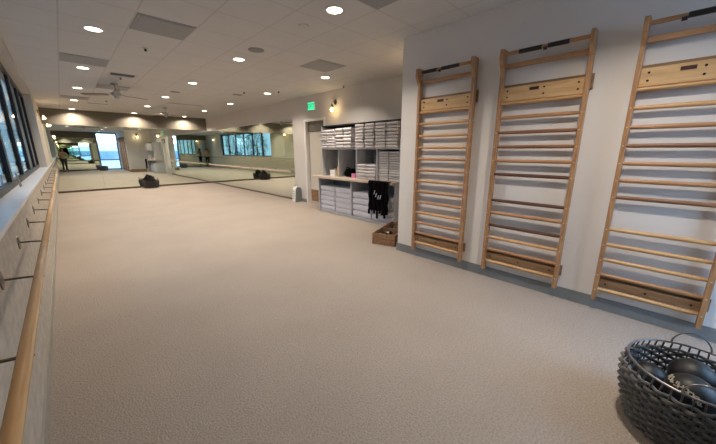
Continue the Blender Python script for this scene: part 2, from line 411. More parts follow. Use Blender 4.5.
disc(2.33, 3.33, .06, 'small pale ceiling disc near the top centre of the view', 'ceiling_sensor', m_ceil, .012)
def sprinkler(x, y, label):
    t = thing('sprinkler_head', label, 'sprinkler', (x, y, H), 0, 'ceiling sprinkler heads')
    b = MB(); b.lathe([(.035, 0), (.033, -.006), (.012, -.012)], 16); b.build('escutcheon', m_steel, t, offset=False, smooth=True)
    b = MB(); b.lathe([(.010, -.012), (.010, -.03), (.004, -.034)], 12); b.lathe([(.022, -.036), (.022, -.040), (.01, -.042)], 12)
    b.box(-.014, -.010, -.003, .003, -.038, -.012); b.box(.010, .014, -.003, .003, -.038, -.012); b.build('head', m_bolt, t, offset=False)
sprinkler(1.13, 5.61, 'dark sprinkler head in front of the large left grille')
sprinkler(3.60, 7.88, 'small dark sprinkler head near the middle of the ceiling')
sprinkler(4.94, 5.57, 'dark sprinkler head above the wall lamp and shelves')
sprinkler(1.12, 8.10, 'dark sprinkler head beside the square air diffuser')
sprinkler(1.22, 12.0, 'dark sprinkler head beyond the nearer fan')
sprinkler(4.19, 7.2, 'dark sprinkler head between right row lights')
def diffuser(x, y, sx, sy, label, rz=0):
    t = thing('air_diffuser', label, 'vent', (x, y, H), rz)
    b = MB(); b.box(-sx, sx, -sy, -sy+.03, -.008, 0); b.box(-sx, sx, sy-.03, sy, -.008, 0); b.box(-sx, -sx+.03, -sy+.03, sy-.03, -.008, 0); b.box(sx-.03, sx, -sy+.03, sy-.03, -.008, 0)
    b.build('frame', m_ceil, t, offset=False)
    b = MB(); b.box(-sx+.03, sx-.03, -sy+.03, sy-.03, -.002, 0)
    b.build('dark_throat', m_bolt, t, offset=False)
    b = MB(); n_ = max(2, int(sy/.05))
    for i in range(n_):
        yy = -sy+.06+i*(2*sy-.10)/n_; b.box(-sx+.03, sx-.03, yy, yy+.018, -.010, -.003)
    b.build('vanes', m_base, t, offset=False)
diffuser(1.12, 7.80, .22, .16, 'square air diffuser just before the nearer fan')
diffuser(3.15, 11.2, .55, .08, 'long linear air diffuser across the far ceiling')
diffuser(1.1, 12.9, .28, .12, 'air diffuser far down the left of the ceiling')
diffuser(3.62, 8.35, .14, .09, 'small air diffuser right of the middle row')

def fan(x, y, th0, label):
    t = thing('ceiling_fan', label, 'ceiling fan', (x, y, H), 0, 'three-blade ceiling fans')
    b = MB(); b.lathe([(.072, 0), (.070, -.03), (.045, -.055), (.018, -.06)], 24); b.build('canopy', m_steel, t, offset=False, smooth=True)
    b = MB(); b.cyl((0, 0, -.055), (0, 0, -.18), .013, 12); b.build('downrod', m_steel, t, offset=False, smooth=True)
    b = MB(); b.lathe([(.02, -.165), (.055, -.18), (.095, -.20), (.10, -.235), (.085, -.26), (.05, -.27), (.045, -.31), (.02, -.32)], 28)
    b.build('motor_housing', m_steel, t, offset=False, smooth=True)
    for k in range(3):
        a = math.radians(th0+120*k)
        rot = Matrix.Rotation(a, 4, 'Z') @ Matrix.Rotation(math.radians(11), 4, 'X')
        b = MB(); poly = [(.16, -.045), (.45, -.062), (.66, -.055), (.685, -.03), (.685, .03), (.66, .055), (.45, .062), (.16, .045)]
        b.prism(poly, 'Z', -.004, .004); bmesh.ops.transform(b.bm, matrix=rot, verts=b.bm.verts)
        bmesh.ops.translate(b.bm, verts=b.bm.verts, vec=(0, 0, -.232))
        bl = b.build('blade', m_bracket, t, offset=False)
        b = MB(); b.prism([(.07, -.02), (.22, -.03), (.22, .03), (.07, .02)], 'Z', .004, .010); bmesh.ops.transform(b.bm, matrix=rot, verts=b.bm.verts)
        bmesh.ops.translate(b.bm, verts=b.bm.verts, vec=(0, 0, -.232)); b.build('blade_bracket', m_steel, bl, offset=False)
    return t
fan(1.10, 8.90, 25, 'steel ceiling fan with three blades, the nearer one')
fan(2.83, 12.5, 10, 'steel ceiling fan with three blades, close to the end wall')

# ------------------------------------------------------------------ barre
t = thing('barre', 'long round wooden barre on bronze wall brackets under the sill', 'barre', (L+.13, 0, 0))
BX, BZ, BR = L+.131, .90, .0185
for i in range(4):
    y0 = -1.2+i*3.95; y1 = min(y0+3.95, 14.9)
    b = MB(); b.tube([(0, y0+.0, BZ), (0, y0+.01, BZ), (0, y1-.01, BZ), (0, y1, BZ)], [BR*.9, BR, BR, BR*.9], 20)
    b.build('rail', m_barre, t, offset=False, smooth=True)
yb_ = 1.31-.9*2
ys = [-.49, .41, 1.31, 2.17, 3.03, 3.85, 4.66, 5.58, 6.54, 7.48, 8.42, 9.36, 10.3, 11.24, 12.18, 13.12, 14.06]
for y in ys:
    b = MB()
    b.lathe([(.048, .001), (.046, .006), (.02, .011), (.009, .013)], 20, (-.131, y, BZ), 'X')
    b.tube([(-.125, y, BZ), (-.06, y, BZ-.006), (-.018, y, BZ-.012)], .0055, 10)
    b.tube([(-.020, y-.0, BZ-.016), (0, y, BZ-.0225), (.016, y, BZ-.017)], .005, 8)
    br = b.build('bracket', m_bracket, t, offset=False, smooth=True)
for i, y in enumerate([2.97, 4.50, 6.03, 7.56, 9.09]):
    b = MB(); b.lathe([(.014, 0), (.014, .006), (.006, .012)], 12, (L, y, .40), 'X')
    tag(b.build('wall_hook', m_bolt, loc=(L, y, .40)), 'tiny dark wall stud low on the plaster half wall, %s from the near end' % ['first', 'second', 'third', 'fourth', 'fifth'][i], 'hook', 'dark studs on the half wall')

t = thing('barre', 'slim pale wooden barre running along the right wall mirrors', 'barre', (C-.13, 11.6, 0))
for y0, y1 in ((8.05, 11.6), (11.6, 15.2)):
    b = MB(); b.tube([(0, y0-11.6, .89), (0, y1-11.6, .89)], .027, 18); b.build('rail', m_barre2, t, offset=False, smooth=True)
for y in [8.3, 9.2, 10.1, 11.0, 11.9, 12.8, 13.7, 14.6]:
    b = MB(); b.lathe([(.04, -.0085), (.038, -.014), (.012, -.02)], 18, (.13, y-11.6, .89), 'X'); b.tube([(.12, y-11.6, .89), (.02, y-11.6, .865), (0, y-11.6, .86)], .0065, 8)
    b.build('bracket', m_bracket, t, offset=False, smooth=True)

# a small stand on the sill
t = thing('window_stay', 'grey metal A-shaped stay standing on the window sill', 'window stay', (-.40, 5.3, SILL))
b = MB(); b.cyl((0, -.07, .004), (-.015, 0, .17), .006, 8); b.cyl((0, .07, .004), (-.015, 0, .17), .006, 8); b.build('legs', m_steel, t, offset=False)
b = MB(); b.cyl((-.006, -.04, .07), (-.006, .04, .07), .004, 8); b.build('crossbar', m_steel, t, offset=False)

# ------------------------------------------------------------------ wall ladders (stall bars)
def stall_bars(yl, yr, levels, mats, tapes, label, loc_y):
    """yl far post, yr near post (y), levels rung heights"""
    t = thing('stall_bars', label, 'wall ladder', (R, (yl+yr)/2, 0), 0, 'wooden wall ladders')
    o = Vector((R, (yl+yr)/2, 0))
    def add(b, n, m, par=None, **k):
        bmesh.ops.translate(b.bm, verts=b.bm.verts, vec=-o); return b.build(n, m, par or t, offset=False, **k)
    XF = R-.095
    for y in (yl, yr):
        b = MB()
        b.prism([(XF, .115), (R-.025, .115), (R-.025, 2.50), (R-.03, 2.515), (XF-.045, 2.515), (XF-.055, 2.50), (XF-.055, 2.41), (XF, 2.31)], 'Y', y-.017, y+.017)
        p = add(b, 'post', m_post, bevel=.003)
        b = MB()
        for z in levels:
            b.cyl((XF+.04, y+(.0165 if y == yl else -.0165), z), (XF+.04, y+(.019 if y == yl else -.019), z), .007, 10)
            b.cyl((XF-.0015, y, z), (XF+.001, y, z), .0055, 10)
        add(b, 'screw_plugs', m_screw, p)
    y0, y1 = min(yl, yr)+.016, max(yl, yr)-.016
    for i, z in enumerate(levels):
        b = MB(); yy = [y0, y0+.05, (y0+y1)/2, y1-.05, y1]
        b.tube([(XF+.038, q, z) for q in yy], [.0145, .0175, .0185, .0175, .0145], 14); add(b, 'rung', m_rung[mats[i]], smooth=True)
    b = MB(); b.tube([(XF-.025, q, 2.462) for q in (y0, y1)], .0175, 16); pb = add(b, 'pull_up_bar', m_rung[1], smooth=True)
    for a, c_ in tapes:
        b = MB(); b.tube([(XF-.025, q, 2.462) for q in (a, c_)], .0205, 16); 
        add(b, 'grip_tape', m_tape, pb, smooth=True)
    if tapes:
        b = MB(); q = tapes[0][1]+.02; b.box(XF-.047, XF-.042, q-.02, q+.012, 2.425, 2.452)
        add(b, 'tape_end', m_tape, pb)
    b = MB(); b.box(XF+.03, XF+.052, y0, y1, 2.335, 2.382); add(b, 'top_rail', m_rung[1], bevel=.004)
    # mounting boards behind, face boards in front
    for z0, z1 in ((2.055, 2.18), (.245, .355)):
        b = MB(); b.box(R-.024, R-.002, y0-.050, y1+.02, z0, z1); add(b, 'mounting_board', m_board2, bevel=.002)
    b = MB(); b.box(XF+.036, XF+.056, y0, y1, 2.012, 2.152); fb = add(b, 'face_board', m_board, bevel=.003)
    b = MB()
    for yy in (y0+.05, (y0+y1)/2-.03, y1-.05):
        for z in (2.055, 2.115): b.cyl((XF+.032, yy, z), (XF+.038, yy, z), .0085, 12)
    add(b, 'bolts', m_bolt, fb)
    b = MB(); yy = (y0+y1)/2+.06; b.box(XF+.033, XF+.037, yy-.045, yy+.04, 2.10, 2.128); add(b, 'name_plate', m_plate, fb)
    b = MB(); b.tube([(XF+.038, q, 1.992) for q in (y0, y1)], .0165, 14); add(b, 'rung', m_rung[0], smooth=True)
    b = MB(); b.box(XF+.036, XF+.056, y0, y1, .245, .325); lb = add(b, 'toe_board', m_board2, bevel=.003)
    b = MB()
    for yy in (y0+.05, (y0+y1)/2, y1-.05): b.cyl((XF+.032, yy, .285), (XF+.038, yy, .285), .0085, 12)
    add(b, 'bolts', m_bolt, lb)
    return t
LV = [.222, .370, .517, .664, .811, .958, 1.105, 1.252, 1.400, 1.548, 1.697, 1.850]
stall_bars(2.425, 1.70, LV, [0, 1, 1, 0, 1, 1, 0, 1, 1, 0, 0, 0], [(1.86, 2.09), (2.15, 2.36)], 'wooden wall ladder nearest the shelving, unbroken run of rungs, two black grips', 0)
LV2 = [z for z in LV if abs(z-1.105) > .01]
stall_bars(1.39, .64, LV2, [0, 1, 0, 3, 1, 3, 3, 1, 2, 2, 1], [(.81, .98), (1.03, 1.23)], 'wooden wall ladder in the middle, dark walnut rungs and one rung missing', 0)
stall_bars(.31, -.37, [z for z in LV if abs(z-.958) > .01], [0, 1, 0, 0, 0, 2, 1, 1, 2, 1, 0], [(-.09, .09)], 'wooden wall ladder at the right edge above the ball basket', 0)

# ------------------------------------------------------------------ shelving
SX = 4.57
# lower cabinet
t = thing('storage_cabinet', 'low grey open cabinet under the counter, full of folded blankets', 'cabinet', (SX, 4.92, 0))
def at(par, b, n, m, **k):
    bmesh.ops.translate(b.bm, verts=b.bm.verts, vec=-Vector(par.location)); return b.build(n, m, par, offset=False, **k)
Y0, Y1 = 3.66, 6.16
b = MB()
for y in (Y0, 4.93, Y1-.03):
    b = MB(); b.box(SX, C-.003, y, y+.03, .03, .865); at(t, b, 'upright', m_shelf, bevel=.002)
b = MB(); b.box(SX+.01, C-.02, Y0+.03, 4.93, .03, .055); b.box(SX+.01, C-.02, 4.96, Y1-.03, .03, .055); at(t, b, 'bottom_shelf', m_shelf)
b = MB(); b.box(SX+.02, C-.02, Y0, Y1, 0, .03); at(t, b, 'plinth', m_shelf)
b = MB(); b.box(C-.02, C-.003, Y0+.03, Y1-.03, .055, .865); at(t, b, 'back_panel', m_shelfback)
b = MB(); b.box(SX+.0, SX+.02, Y0+.03, 4.93, .835, .865); b.box(SX, SX+.02, 4.96, Y1-.03, .835, .865); at(t, b, 'top_rail', m_shelf)
b = MB(); b.box(4.43, C-.003, Y0-.02, 6.25, .865, .912); tag(b.build('countertop', m_counter, loc=(4.75, 4.9, .865), bevel=.003), 'pale wood countertop below the open cubbies', 'countertop')
# upper cubbies
t = thing('shelving_unit', 'tall grey cubby shelving standing on the counter along the wall', 'shelf', (SX, 4.84, .912))
posts = [3.58, 4.165, 4.765, 5.365, 5.955]
b = MB()
for y0, y1, z0, z1 in [(y-.011, y+.011, .912, 1.535) for y in posts[1:4]]+[(posts[0]-.022, posts[0], .912, 2.08), (posts[4], posts[4]+.022, .912, 2.08), (4.754, 4.776, 1.558, 2.055)]:
    b = MB(); b.box(SX, C-(.003 if z1 > 2.07 else .02), y0, y1, z0, z1); at(t, b, 'upright', m_shelf, bevel=.002)
b = MB(); b.box(SX, C-.02, posts[0], posts[4], 1.535, 1.558); at(t, b, 'middle_shelf', m_shelf)
b = MB(); b.box(SX, C-.003, posts[0], posts[4], 2.055, 2.08); at(t, b, 'top_board', m_dark)  # board coloured near black: the shadow on its underside is put into the colour
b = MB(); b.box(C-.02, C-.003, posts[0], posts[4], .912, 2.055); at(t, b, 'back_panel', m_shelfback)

# folded textiles
def folded(name, w, d, h_, m, seed=0, rd=.8):
    """front at x=0, extends +x by d, along y by w; folded edge towards -x"""
    rnd = random.Random(seed); b = MB(); seg = 6; prof = []
    # two-lobed front profile
    hl = h_/2
    def lobe(z0, z1, x0):
        out = []
        for i in range(seg+1):
            a = -PI/2+PI*i/seg
            out.append((x0-math.cos(a)*hl*rd+hl*rd, (z0+z1)/2+math.sin(a)*(z1-z0)/2))
        return out
    prof = lobe(0, h_, 0)
    prof += [(d, h_), (d, 0)]
    n = 8; rings = []
    for j in range(n+1):
        y = w*j/n; e = 1-.10*(abs(2*j/n-1)**6)
        dz = rnd.uniform(-.0015, .0015); dx = rnd.uniform(-.004, .004)
        rings.append([b.bm.verts.new((p[0]+dx if p[0] < d*.5 else p[0], y, (p[1]-h_/2)*e+h_/2+dz*(p[1]/h_)-(.0 if e == 1 else 0))) for p in prof])
    for A, Bv in zip(rings, rings[1:]):
        for k in range(len(prof)): b.bm.faces.new((A[k], A[(k+1) % len(prof)], Bv[(k+1) % len(prof)], Bv[k]))
    b.bm.faces.new(rings[0]); b.bm.faces.new(rings[-1][::-1])
    return b.build(name, m, smooth=True, offset=False)
protos = {}
def stack(name, x, y0, y1, z0, z1, n, m, key, where, group, cat):
    w, h_ = y1-y0, (z1-z0)/n
    rnd = random.Random(hash(where) % 1000 if False else int(y0*100+z0*10))
    kk = (key, round(w, 3), round(h_, 4)); d = min(.36, C-.03-x)
    for i in range(n):
        if kk not in protos:
            o = folded(name, w-.012, d, h_*(.93 if key != 'l' else .97), m, len(protos), .8 if key != 'l' else .35); protos[kk] = o
        else:
            o = protos[kk].copy(); COL.objects.link(o)
        o.location = (x+rnd.uniform(-.006, .010), y0+.004+rnd.uniform(-.003, .003), z0+.0004+i*h_)
        which = 'top' if i == n-1 else ORD[i]
        tag(o, where % (which + (' one' if which in ('top', 'bottom') else ' from the bottom')), cat, group)
hs = 'folded grey striped towel in the '
def cols(y0, y1, n): return [(y0+(y1-y0)*i/n, y0+(y1-y0)*(i+1)/n) for i in range(n)]
UP = 4.50
G1 = 'folded towels on the top shelf'
names = ['first', 'second', 'third', 'fourth', 'fifth', 'sixth', 'seventh', 'eighth']
tops = [(5.67, 5.925, 7, 1.98), (5.41, 5.665, 7, 1.98), (5.135, 5.39, 6, 2.00), (4.86, 5.12, 6, 2.00), (4.49, 4.745, 8, 2.045), (4.20, 4.455, 8, 2.045), (3.895, 4.165, 8, 2.045), (3.60, 3.875, 8, 2.045)]
for i, (a, c_, n_, zt) in enumerate(tops):
    stack('folded_towel', UP, a, c_, 1.5585, zt, n_, m_towel, 'a', 'folded grey towel, %s, top shelf, '+names[i]+' stack from left', G1, 'towel')
mid = [(3.885, 4.145, 12, 1.50, 4.60), (3.60, 3.875, 12, 1.50, 4.60)]
for i, (a, c_, n_, zt, x) in enumerate(mid):
    stack('folded_towel', x, a, c_, .9125, zt, n_, m_towel, 'b', 'folded grey towel, %s, '+['left', 'right'][i]+' stack of rightmost cubby', 'folded towels in the rightmost cubby', 'towel')
for i, (a, c_) in enumerate([(4.475, 4.74), (4.20, 4.465)]):
    stack('folded_towel', 4.56, a, c_, .9125, 1.235, 5, m_towel, 'c', 'folded pale towel, %s, '+['left', 'right'][i]+' front stack of third cubby', 'folded towels in the third cubby', 'towel')
# taller cool grey stack behind it
kk = None
for i, (a, c_) in enumerate([(4.37, 4.56), (4.185, 4.365)]):
    w_ = c_-a
    for q in range(9):
        key = ('k', i)
        if key not in protos: protos[key] = folded('folded_towel', w_, .12, .054, m_towel3, 40+i); o = protos[key]
        else: o = protos[key].copy(); COL.objects.link(o)
        o.location = (4.93, a, .9125+.0557*q)
        which = 'top one' if q == 8 else ('bottom one' if q == 0 else ORD[q]+' from the bottom')
        tag(o, 'folded blue-grey towel, %s, rear %s stack of third cubby' % (which, ['left', 'right'][i]), 'towel', 'rear towels in the third cubby')
low = [(5.555, 6.115, 5, .66), (4.975, 5.535, 5, .66), (4.335, 4.915, 4, .62), (3.72, 4.30, 4, .60)]
for i, (a, c_, n_, zt) in enumerate(low):
    stack('folded_blanket', SX+.02, a, c_, .0555, zt, n_, m_towel2, 'l', 'thick folded white blanket, %s, '+names[i]+' cabinet stack from left', 'folded blankets in the low cabinet', 'blanket')

# cubby clutter
t = thing('storage_box', 'small white box holding bottles in the leftmost cubby', 'box', (4.66, 5.62, .9125))
b = MB(); b.box(-.06, .08, -.09, .09, 0, .01); b.box(-.06, -.052, -.09, .09, .01, .15); b.box(.072, .08, -.09, .09, .01, .15); b.box(-.052, .072, -.09, -.082, .01, .15); b.box(-.052, .072, .082, .09, .01, .15)
b.build('body', m_white, t, offset=False)
def bottle(x, y, z, h_, r, m, label):
    t = thing('bottle', label, 'bottle', (x, y, z), 0, 'bottles in the leftmost cubby')
    b = MB(); b.lathe([(r, 0), (r, h_*.65), (r*.45, h_*.8), (r*.45, h_*.86)], 14); b.build('body', m, t, offset=False, smooth=True)
    b = MB(); b.lathe([(r*.5, h_*.86), (r*.5, h_), (r*.3, h_)], 12); b.build('cap', m_bolt, t, offset=False)
bottle(4.65, 5.475, .9125, .27, .032, m_gold, 'tall amber bottle right of the white box in the leftmost cubby')
bottle(4.68, 5.585, .9235, .22, .026, m_gold, 'amber bottle standing in the white box, nearer the upright')
bottle(4.69, 5.66, .9235, .20, .026, m_white, 'white bottle standing in the white box')
t = thing('gym_bag', 'slumped black bag in the second cubby', 'bag', (4.75, 5.16, .9125))
b = MB(); g = b.sphere((0, 0, .085), 1, 24, 14, (.10, .17, .105))
for q in g:
    q.co.z = max(q.co.z, 0); n_ = math.sin(q.co.y*38)*.012+math.sin(q.co.x*50+q.co.y*20)*.008; q.co.z += n_*(q.co.z > .02); q.co.z += .05*max(0, -q.co.y/.17)*(q.co.z > .03)
b.build('body', m_black, t, offset=False, smooth=True)
b = MB(); b.tube([(-.06, -.09, .15), (-.07, -.05, .22), (-.07, .03, .23), (-.06, .08, .15)], .009, 8); b.build('strap', m_black, t, offset=False, smooth=True)
b = MB(); b.box(-.05, .05, -.07, .045, 0, .09); b.box(-.055, .055, -.075, .05, .09, .10)
tag(b.build('card_box', m_pink, loc=(0, 0, 0), bevel=.003), 'small pink box beside the black bag', 'box').location = (4.64, 4.90, .9125)

# black garments hung from the counter edge
t = thing('hanging_garment', 'black garment bundle with ragged strips hanging from the counter edge', 'clothing', (4.415, 3.955, .93)); t.scale = (1, 1.14, 1)
b = MB(); ny, nz = 26, 20; G = []
for i in range(ny+1):
    y = -.235+.47*i/ny; col = []
    for j in range(nz+1):
        z = -.60*j/nz
        x = -.030-.016*math.sin(i*1.15+math.sin(j*.4))-.006*math.sin(j*.9+i*.5)
        wv = 1+.04*math.sin(j*.8)
        if j == 0: x = .0
        col.append(b.bm.verts.new((x, y*wv, z)))
    G.append(col)
for i in range(ny):
    for j in range(nz): b.bm.faces.new((G[i][j], G[i+1][j], G[i+1][j+1], G[i][j+1]))
o = b.build('cloth', m_black, t, offset=False, smooth=True); md = o.modifiers.new('thick', 'SOLIDIFY'); md.thickness = .008
b = MB(); b.box(-.01, .06, -.235, .235, -.016, -.008); o = b.build('fold_over', m_black, t, offset=False); 
rs = random.Random(3)
for i, (y, ln) in enumerate([(.205, .09), (.14, .02), (.075, .06), (.01, .16), (-.05, .05), (-.11, .07), (-.165, .13), (-.215, .05)]):
    b = MB(); b.box(-.045, -.033, y-.025, y+.025, -.60-ln, -.585)
    b.build('strip', m_black, t, offset=False, bevel=.004)
for i, (y, z) in enumerate([(.06, -.22), (.02, -.27), (-.03, -.31), (-.08, -.30)]):
    b = MB(); b.box(-.058, -.054, y-.008, y+.008, z-.05, z+.03, Matrix.Rotation(.25, 3, 'X'), Vector((-.056, y, z))); b.build('pale_mark', m_towel3, t, offset=False)
fo = [c for c in kids(t) if c.name.startswith('fold_over')][0]; fo.location = (0, 0, .0)

# crate with hand weights
cx0, cx1, cyy0, cyy1 = 3.44, 4.36, 2.86, 3.26
t = thing('wooden_crate', 'long low wooden crate full of black weights on the carpet by the wall corner', 'crate', ((cx0+cx1)/2, (cyy0+cyy1)/2, 0))
b = MB(); b.box(cx0, cx1, cyy0, cyy1, 0.0, .015); at(t, b, 'base', m_crate)
for (a, c_, e, f_) in ((cx0, cx0+.018, cyy0, cyy1), (cx1-.018, cx1, cyy0, cyy1), (cx0+.018, cx1-.018, cyy0, cyy0+.018), (cx0+.018, cx1-.018, cyy1-.018, cyy1)):
    b = MB(); b.box(a, c_, e, f_, .015, .095); b.box(a, c_, e, f_, .101, .19); at(t, b, 'side', m_crate, bevel=.003)
b = MB(); b.box(3.89, 3.908, cyy0+.018, cyy1-.018, .015, .18); at(t, b, 'divider', m_crate)
def dumbbell(x, y, z, rz, label):
    t = thing('dumbbell', label, 'dumbbell', (x, y, z), rz, 'black hand weights in the crate')
    b = MB(); b.cyl((-.06, 0, 0), (.06, 0, 0), .014, 10); b.build('handle', m_steel, t, offset=False, smooth=True)
    for s in (-1, 1):
        b = MB(); b.lathe([(.024, .045), (.04, .052), (.04, .085), (.024, .092)], 8, (0, 0, 0), 'X')
        if s < 0: bmesh.ops.scale(b.bm, vec=(-1, 1, 1), verts=b.bm.verts)
        b.build('head', m_blackp, t, offset=False)
k = 0
wl_ = ['nearest the floor edge, left', 'left half, second', 'left half, third', 'left half, by the divider', 'right half, by the divider', 'right half, second', 'right half, third', 'at the right end']
for i in range(8):
    x = 3.515+.102*i + (.04 if i > 3 else 0)
    dumbbell(x, 2.985, .060, PI/2, 'black dumbbell in the bottom layer of the crate, wall side, %s' % wl_[i])
    if i % 2 == 0: dumbbell(x+.02, 3.12, .137, PI/2+.15*(-1)**i, 'black dumbbell in the crate, open side on top, %s' % wl_[i])

crate_ = [o for o in COL.objects if o.name.startswith(('wooden_crate', 'dumbbell')) and o.parent is None]
Q = Matrix.Translation((3.49, 3.26, 0)) @ Matrix.Rotation(math.radians(19), 4, 'Z') @ Matrix.Translation((-3.44, -3.26, 0))
for o in crate_:
    o.location = Q @ o.location; o.rotation_euler = (0, 0, o.rotation_euler[2]+math.radians(19))

# pale bin by the mirror end
t = thing('waste_bin', 'small pale grey bin with a dark side on the carpet beside the mirror end', 'bin', (4.95, 7.72, 0))
b = MB(); b.prism([(-.12, 0), (.12, 0), (.12, .36), (.09, .44), (-.03, .46), (-.08, .40)], 'Y', -.02, .15); b.build('body', m_white, t, offset=False, bevel=.012)
b = MB(); b.prism([(-.115, 0), (.115, 0), (.115, .36), (.085, .43), (-.03, .45), (-.075, .40)], 'Y', -.035, -.021); b.build('side_panel', m_base, t, offset=False)
b = MB()
for z in (.10, .17, .24, .31): b.box(-.126+.0, -.1, .02, .11, z, z+.02)
b.build('slots', m_grille, t, offset=False)
b = MB(); b.tube([(-.05, .06, .43), (-.05, .06, .50), (.04, .06, .51), (.05, .06, .44)], .006, 8); b.build('handle', m_bolt, t, offset=False)

# exit sign
t = thing('exit_sign', 'lit green EXIT sign on the wall above the doorway', 'sign', (C, 7.02, 2.57))
b = MB(); b.box(-.035, 0, -.165, .165, 0, .215); b.build('housing', m_white, t, offset=False, bevel=.004)
b = MB(); b.box(-.038, -.035, -.15, .15, .012, .203); face = b.build('face', m_green, t, offset=False)
cu = bpy.data.curves.new('exit_text', 'FONT'); cu.body = 'EXIT'; cu.size = .155; cu.extrude = .001; cu.align_x = 'CENTER'; cu.align_y = 'CENTER'; cu.materials.append(m_exitdk)
tx0 = bpy.data.objects.new('letters_curve', cu); COL.objects.link(tx0); bpy.context.view_layer.update()
me_ = bpy.data.meshes.new_from_object(tx0.evaluated_get(bpy.context.evaluated_depsgraph_get())); bpy.data.objects.remove(tx0)
tx = bpy.data.objects.new('letters', me_); COL.objects.link(tx); tx.parent = face; tx.location = (-.0395, 0, .107)
tx.rotation_euler = (PI/2, 0, -PI/2)

# ------------------------------------------------------------------ sconces
def sconce(p, n, label):
    """p on wall, n outward normal ('-X','+X','+Y')"""
    rz = {'+X': 0, '-X': PI, '+Y': PI/2}[n]
    t = thing('wall_sconce', label, 'wall lamp', p, rz, 'glass wall sconces')
    b = MB(); b.lathe([(.058, 0), (.058, .012), (.04, .02), (.01, .022)], 20, (0, 0, .10), 'X')
    b.build('back_plate', m_bracket, t, offset=False, smooth=True)
    b = MB(); b.tube([(.015, 0, .10), (.06, 0, .125), (.10, 0, .11), (.11, 0, .06), (.11, 0, .03)], .009, 10); b.build('arm', m_bracket, t, offset=False, smooth=True)
    b = MB(); b.lathe([(.012, .045), (.026, .03), (.026, -.03), (.018, -.035)], 16, (.11, 0, 0)); b.build('socket', m_bracket, t, offset=False, smooth=True)
    b = MB(); b.lathe([(.012, -.035), (.022, -.06), (.03, -.09), (.024, -.12), (.008, -.135)], 18, (.11, 0, 0)); b.build('bulb', m_bulb, t, offset=False, smooth=True)
    b = MB(); seg = 20
    prof = [(.03, .0), (.05, -.03), (.056, -.10), (.05, -.20), (.042, -.24)]
    for (r0, z0), (r1, z1) in zip(prof, prof[1:]):
        for q in range(seg):
            a0, a1 = 2*PI*q/seg, 2*PI*(q+1)/seg
            vsx = [b.bm.verts.new((.11+r*math.cos(a), r*math.sin(a), z)) for r, a, z in ((r0, a0, z0), (r0, a1, z0), (r1, a1, z1), (r1, a0, z1))]
            b.bm.faces.new(vsx)
    bmesh.ops.remove_doubles(b.bm, verts=b.bm.verts, dist=.0005)
    b.build('shade', m_shade, t, offset=False, smooth=True)
    ld = bpy.data.lights.new('sconce_bulb', 'POINT'); ld.energy = 3; ld.color = (1, .74, .45); ld.shadow_soft_size = .03
    lo = bpy.data.objects.new('sconce_lamp', ld); COL.objects.link(lo); lo.parent = t; lo.location = (.17, 0, -.09)
sconce((C, 6.04, 2.58), '-X', 'bronze and glass wall sconce above the shelving')
sconce((4.25, YC, 2.60), '+Y', 'bronze and glass wall sconce on the corner return wall, seen in the mirror')
sconce((L, 13.5, 2.58), '+X', 'bronze and glass wall sconce on the left wall near the end mirror')
sconce((L, .9, 2.58), '+X', 'bronze and glass wall sconce on the left wall before the first window')

# ------------------------------------------------------------------ baskets
def basket(c, r0, r1, h_, m, mr, label, rows_=15, ribs=44, rings=True, rz=0, lean=0):
    t = thing('wicker_basket', label, 'basket', (c[0], c[1], 0), rz)
    def rad(f): return r0+(r1-r0)*math.sin(min(1, f*1.15)*PI/2)*1.0 - .018*max(0, f-.8)/.2
    b = MB()
    for k in range(ribs):
        a = 2*PI*k/ribs
        b.tube([((rad(f))*math.cos(a), (rad(f))*math.sin(a), .006+f*(h_-.012)) for f in (0, .2, .4, .6, .8, 1)], .0042, 6)
    b.build('ribs', m, t, offset=False, smooth=True)
    b = MB(); n = ribs*4
    for j in range(rows_):
        f = (j+.5)/(rows_+1.6); z = .006+f*(h_-.012)
        ph = PI*(j % 2)
        pts = [((rad(f)+.0085*math.cos(ribs/2*2*PI*k/n+ph))*math.cos(2*PI*k/n), (rad(f)+.0085*math.cos(ribs/2*2*PI*k/n+ph))*math.sin(2*PI*k/n), z) for k in range(n)]
        b.tube(pts, h_/rows_*.36, 6, closed=True)
    b.build('weave', m, t, offset=False, smooth=True)
    b = MB(); b.lathe([(rad(0)-.004, .004), (rad(0)-.002, .012), (.02, .012)], 40); b.build('bottom', m, t, offset=False)
    b = MB(); rr = rad(1); b.tube([(rr*math.cos(2*PI*k/64), rr*math.sin(2*PI*k/64), h_) for k in range(64)], .0062, 8, closed=True); b.build('rim', mr, t, offset=False, smooth=True)
    for s in (0, PI):
        b = MB(); a0 = s
        pts = []
        for i in range(15):
            u = PI*i/14; aa = a0+.30*math.cos(u)
            pts.append((rr*math.cos(aa), rr*math.sin(aa), h_+.085*math.sin(u)))
        b.tube(pts, .0045, 8); b.build('handle', mr, t, offset=False, smooth=True)
    return t, rr
BC = (2.225, -.280)
basket(BC, .235, .293, .375, m_wicker, m_rim, 'round dark grey wicker basket with wire handles holding black exercise balls, right foreground', 16, 46, rz=math.radians(4))
